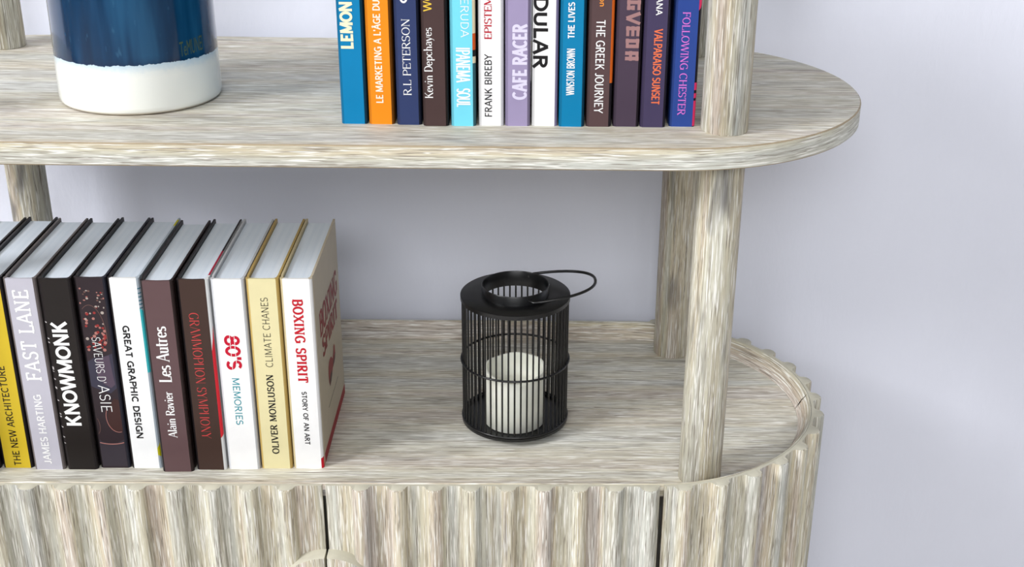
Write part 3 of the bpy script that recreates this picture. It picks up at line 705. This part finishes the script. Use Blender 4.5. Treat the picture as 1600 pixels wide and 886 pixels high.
board_top(b, .075, LD, paint('black_edge_print', (40, 34, 38)))
b = lb("white book titled 80'S MEMORIES in red and teal", -0.4390, -0.4062, -0.1351, (250, 250, 250), paint('pale_grey_board', (205, 207, 212), 0.4), paint('pale_grey_board', (205, 207, 212), 0.4))
b.sans('spine_title', "80'S", 0.1551, 0.1165, -0.4308, -0.4152, paint('raspberry_print', (200, 16, 50)), 0.21)
# stencil breaks across the red figures
bm = new_bm()
for q in (0.36, 0.64):
    x = -0.4308 + (0.4308 - 0.4152) * q - b.cx
    f = bm.faces.new([bm.verts.new(p) for p in ((x, -.00028, .1165), (x + .0005, -.00028, .1165), (x + .0005, -.00028, .1551), (x, -.00028, .1551))])
obj('stencil_line', bm, WHITE, b.e)
b.sans('spine_author', "MEMORIES", 0.1069, 0.0530, -0.4267, -0.4194, paint('teal_print', (44, 150, 164)), 0.14)
TAN = paint('straw_board', (196, 166, 98), 0.4)
b = lb('straw yellow book by OLIVER MONLUSON about climate', -0.4050, -0.3728, -0.1336, (234, 224, 176), TAN, TAN)
b.sans('spine_title', "CLIMATE CHANES", 0.1190, 0.1957, -0.3918, -0.3845, BLACK, 0.09)
b.serif('spine_author', 'OLIVER MONLUSON', 0.0178, 0.1102, -0.3923, -0.3855, BLACK, .22, .12, .07, .09, .05)
b = lb('white book titled BOXING SPIRIT with beige cover, last of the lower row', -0.3718, -0.3402, -0.1328, (249, 249, 249), paint('pale_straw_board', (205, 190, 150), 0.4), paint('beige_board', (206, 194, 172), 0.42))  # left board pale straw, front board beige
RED = paint('boxing_red_print', (200, 26, 44))
b.serif('spine_title', 'BOXING SPIRIT', 0.1937, 0.1010, -0.3605, -0.3508, RED, .24, .14, .08, .11, .08)
b.sans('spine_author', "STORY OF AN ART", 0.0907, 0.0287, -0.3581, -0.3529, BLACK, 0.19)
# front board of the boxing book: title, glove, rule and red foot band
XF = b.x1 - b.cx + 0.00018
def on_board(name, glyphs, ya, za, yb, zb2, ht, mat, slant=0.0):
    V, F, b0, c0 = glyphs
    us = [v[0] for v in V]; u0, u1 = min(us), max(us); bm = new_bm(); vs = []
    for v in V:
        k = (v[0] - u0) / (u1 - u0); q = (v[1] - b0) / (c0 - b0)
        vs.append(bm.verts.new((XF + v[2], ya + (yb - ya) * k + slant * q, za + (zb2 - za) * k + ht * q)))
    for fc in F: bm.faces.new([vs[i] for i in fc])
    return obj(name, bm, mat, b.e, recalc=False)
DRED = paint('brick_red_print', (150, 44, 40))
yo = b.yf
on_board('cover_title', strokes('BOXING', .24, .14, .07, .1, .95, .06), -0.1045 - yo, 0.1375, 0.0200 - yo, 0.1365, 0.0265, DRED)
on_board('cover_title', strokes('SPIRIT', .24, .14, .07, .1, .95, .06), -0.0960 - yo, 0.1105, 0.0130 - yo, 0.1090, 0.0215, DRED)
bm = new_bm()
gl = [(-.064, .0605), (-.055, .0625), (-.046, .067), (-.040, .071), (-.030, .0715), (-.022, .0735), (-.018, .079), (-.019, .087), (-.0225, .0915), (-.028, .0905), (-.032, .085),
      (-.038, .081), (-.041, .083), (-.046, .0875), (-.053, .0895), (-.062, .089), (-.068, .085), (-.070, .078), (-.069, .068)]
f = bm.faces.new([bm.verts.new((XF, p[0] - yo, p[1])) for p in gl])
gl2 = [(-.064, .0605), (-.055, .0625), (-.046, .067), (-.049, .073), (-.058, .072), (-.066, .068)]
f = bm.faces.new([bm.verts.new((XF + .0001, p[0] - yo, p[1])) for p in gl2]); f.material_index = 1
gl3 = [(-.040, .071), (-.030, .0715), (-.022, .0735), (-.018, .079), (-.024, .079), (-.036, .076)]
f = bm.faces.new([bm.verts.new((XF + .0001, p[0] - yo, p[1])) for p in gl3]); f.material_index = 1
obj('cover_picture', bm, [paint('glove_red_print', (158, 48, 48)), paint('glove_shadow_print', (74, 40, 38))], b.e)
bm = new_bm(); box(bm, (XF - .0001, -0.080 - yo, .0432), (XF, -0.008 - yo, .0438)); obj('cover_rule', bm, paint('grey_rule_print', (90, 78, 72)), b.e)
bm = new_bm(); box(bm, (XF - .0001, .0105, .0002), (XF, LD, .0115)); obj('cover_band', bm, paint('dark_red_band', (168, 30, 44)), b.e)
strip(b, 'hinge_band', [(0.0118, 0.0002, 0.0135, 0.0002, paint('bright_red_band', (206, 24, 44)))], 1)
strip(b, 'white_hinge', [(LH - .0003, 0.0119, LH - .0003, 0.0136, paint('hinge_white_print', (238, 238, 240)))], 1)

# ------------------------------------------------------------------ lantern
LX, LY, LR = -0.1414, -0.0325, 0.0582
N = Nodes('black_powder_coat')
tc = N.n('ShaderNodeTexCoord'); f = N.noise(tc.outputs['Object'], 400, 2)
N.l(N.ramp(f, [(0.3, lin((10, 11, 13))), (0.7, lin((17, 18, 20)))]), N.b.inputs['Base Color'])
N.b.inputs['Roughness'].default_value = 0.30
M_BLK = N.m
LAN = thing('lantern', 'black wire cage lantern with loop handle standing on the cabinet top', 'lantern', (LX, LY, 0))
bm = new_bm()
lathe(bm, [(0.044, 0.0), (0.045, 0.001), (0.046, 0.0062), (LR - .001, 0.0072), (LR + .0006, 0.0078), (LR + .0006, 0.0108), (LR - .0008, 0.0110), (LR - .0012, 0.0096), (0.02, 0.0096)], 0, 0, 72)
obj('base_plate', bm, M_BLK, LAN, 40)
NR = 54
RODR = 0.00098
proto = None
for k in range(NR):
    a = 2 * pi * (k + .5) / NR
    if proto is None:
        bm = new_bm(); lathe(bm, [(RODR, 0.009), (RODR, 0.1545)], 0, 0, 8)
        proto = obj('cage_rod', bm, M_BLK, LAN, 60); o = proto
    else:
        o = proto.copy(); COL.objects.link(o); o.parent = LAN
    o.location = ((LR - .0012) * cos(a), (LR - .0012) * sin(a), 0)
bm = new_bm(); tube(bm, [((LR + .0006) * cos(2 * pi * k / 72), (LR + .0006) * sin(2 * pi * k / 72), .0812) for k in range(72)], .00125, 8, True)
obj('cage_ring', bm, M_BLK, LAN, 60)
bm = new_bm(); tube(bm, [((LR - .0002) * cos(2 * pi * k / 72), (LR - .0002) * sin(2 * pi * k / 72), .0125) for k in range(72)], .0013, 8, True)
obj('cage_ring', bm, M_BLK, LAN, 60)
CR = 0.0360
bm = new_bm()
lathe(bm, [(CR - .0012, .1520), (LR - .0005, .1520), (LR + .0009, .1528), (LR + .0009, .1572), (LR - .0005, .1582), (CR, .1584), (CR - .0012, .1584)], 0, 0, 72, False, False)
bmv = None
obj('lid', bm, M_BLK, LAN, 40)
bm = new_bm()
rings = [[(r * cos(2 * pi * i / 64), r * sin(2 * pi * i / 64), z) for i in range(64)] for r, z in
         ((CR - .0012, .1515), (CR + .0004, .1515), (CR + .0004, .1682), (CR, .1688), (CR - .0008, .1688), (CR - .0012, .1682), (CR - .0012, .1515))]
loft(bm, rings, None, False, False)
bmesh.ops.remove_doubles(bm, verts=bm.verts, dist=1e-6)
obj('collar', bm, M_BLK, LAN, 40)
pts = []
px, pz, L, hw = 0.0155, 0.1640, 0.0700, 0.0395
yb = math.sqrt(CR ** 2 - px ** 2)
pts.append((px - .001, -yb + .001, pz)); pts.append((px, -yb - .003, pz))
for k in range(25):
    a = -pi / 2 + pi * k / 24
    c_ = max(0.0, cos(a)) ** 0.9
    s_ = math.copysign(abs(sin(a)) ** 0.85, sin(a))
    pts.append((px + 0.004 + (L - 0.004) * c_, hw * s_, pz + 0.0095 * c_))
pts.append((px, yb + .003, pz)); pts.append((px - .001, yb - .001, pz))
bm = new_bm(); tube(bm, pts, .0016, 8)
obj('carry_handle', bm, M_BLK, LAN, 60)

# candle inside the cage: a thing of its own
N = Nodes('ivory_wax')
tc = N.n('ShaderNodeTexCoord'); f = N.noise(tc.outputs['Object'], 40, 3)
N.l(N.ramp(f, [(0.3, lin((230, 231, 218))), (0.7, lin((241, 241, 230)))]), N.b.inputs['Base Color'])
N.b.inputs['Roughness'].default_value = 0.5; N.b.inputs['Subsurface Weight'].default_value = 0.15
N.b.inputs['Subsurface Radius'].default_value = (.01, .008, .005); N.b.inputs['Subsurface Scale'].default_value = 0.3
CAN = thing('candle', 'ivory pillar candle with melted top inside the black lantern', 'candle', (-0.1417, -0.0450, 0.0097))
bm = new_bm(); n = 56; rings = []
def ctop(a):
    return 0.0655 + 0.0032 * sin(a + 0.1) + 0.0014 * sin(2 * a + 1.0) + 0.0007 * sin(5 * a)
prof = [(0.0320, 0, 0), (0.0331, 0.0012, 0), (0.0332, .5, 1), (0.0333, .97, 1), (0.0322, 1.0, 1), (0.0304, 1.0, 1), (0.0292, .965, 1), (0.0278, .84, 1), (0.0265, .70, 1), (0.020, .64, 1), (0.008, .63, 1)]
for r, z, m in prof:
    rings.append([(r * cos(2 * pi * i / n), r * sin(2 * pi * i / n), z if not m else z * ctop(2 * pi * i / n)) for i in range(n)])
loft(bm, rings)
obj('wax_body', bm, N.m, CAN, 60)
bm = new_bm(); lathe(bm, [(.0012, .040), (.0012, .047), (.0006, .0485)], 0, 0, 10)
obj('wick', bm, paint('charred_wick', (40, 34, 30), .8), CAN, 50)

# ------------------------------------------------------------------ vase
N = Nodes('two_tone_glaze')
tc = N.n('ShaderNodeTexCoord'); vec = tc.outputs['Object']
sep = N.n('ShaderNodeSeparateXYZ'); N.l(vec, sep.inputs[0])
edge = N.noise(vec, 260, 2, 0.5); drift = N.noise(vec, 18, 2)
line = N.math('ADD', N.math('ADD', 0.0472, N.math('MULTIPLY', N.math('SUBTRACT', edge, 0.5), 0.0042)), N.math('MULTIPLY', N.math('SUBTRACT', drift, 0.5), 0.004))
d = N.math('SUBTRACT', sep.outputs[2], line)
isblue = N.math('GREATER_THAN', d, 0.0)
run = N.noise(N.mapping(vec, (38, 38, 4)), 1, 3, 0.55)
blue = N.ramp(run, [(0.30, lin((1, 28, 54))), (0.5, lin((6, 50, 84))), (0.68, lin((30, 78, 114)))])
drop = N.noise(N.mapping(vec, (150, 150, 60)), 1, 2)
blue = N.mix(N.ramp(drop, [(0.66, (0, 0, 0)), (0.76, (0.4, 0.4, 0.4))]), blue, lin((60, 108, 140)))
blue = N.mix(N.ramp(d, [(0.0, (0.55, 0.55, 0.55)), (0.006, (0, 0, 0))]), blue, lin((8, 30, 62)))
fade = N.ramp(N.math('MULTIPLY', d, -1.0), [(0.0, (0.8, 0.8, 0.8)), (0.009, (0, 0, 0))])
white = N.mix(fade, lin((238, 240, 234)), lin((176, 204, 222)))
foot = N.ramp(sep.outputs[2], [(0.0012, (1, 1, 1)), (0.0030, (0, 0, 0))])
white = N.mix(foot, white, lin((150, 130, 96)))
N.l(N.mix(isblue, white, blue), N.b.inputs['Base Color'])
N.b.inputs['Roughness'].default_value = 0.14
N.b.inputs['Coat Weight'].default_value = 0.3; N.b.inputs['Coat Roughness'].default_value = 0.05
rel = N.math('ADD', N.math('MULTIPLY', run, 0.5), N.math('MULTIPLY', isblue, 0.25))
N.bump(rel, 0.35, 0.0012)
VX, VY = -0.5085, -0.0512
VAS = thing('vase', 'large ceramic vase, dark blue glaze over a white foot, on the upper shelf', 'vase', (VX, VY, H))
bm = new_bm()
lathe(bm, [(0.0700, 0.0), (0.0742, 0.0008), (0.0760, 0.0030), (0.0766, 0.0075), (0.0764, 0.03), (0.0758, 0.07), (0.0756, 0.13), (0.0754, 0.180),
           (0.0720, 0.203), (0.0640, 0.222), (0.0540, 0.236), (0.0490, 0.245), (0.0480, 0.258), (0.0495, 0.264), (0.0475, 0.266),
           (0.0455, 0.262), (0.0450, 0.246), (0.0500, 0.234), (0.0650, 0.21), (0.0700, 0.18), (0.0700, 0.01), (0.03, 0.008)], 0, 0, 96)
obj('vase_body', bm, N.m, VAS, 60)
# small olive mark near the glaze line, wrapped round the wall
V, F, b0, c0 = inter('TeMUNEl', .0)
us = [v[0] for v in V]; u0, u1 = min(us), max(us)
bm = new_bm(); vs = []
a0, a1 = math.atan2(-0.052, 0.0548), math.atan2(-0.0285, 0.0708)
for v in V:
    k = (v[0] - u0) / (u1 - u0); q = (v[1] - b0) / (c0 - b0)
    a = a0 + (a1 - a0) * k
    vs.append(bm.verts.new((0.0761 * cos(a), 0.0761 * sin(a), 0.0510 + 0.0020 * k + 0.0145 * q)))
for fc in F: bm.faces.new([vs[i] for i in fc])
obj('glaze_mark', bm, paint('olive_glaze', (84, 98, 66), .3), VAS)
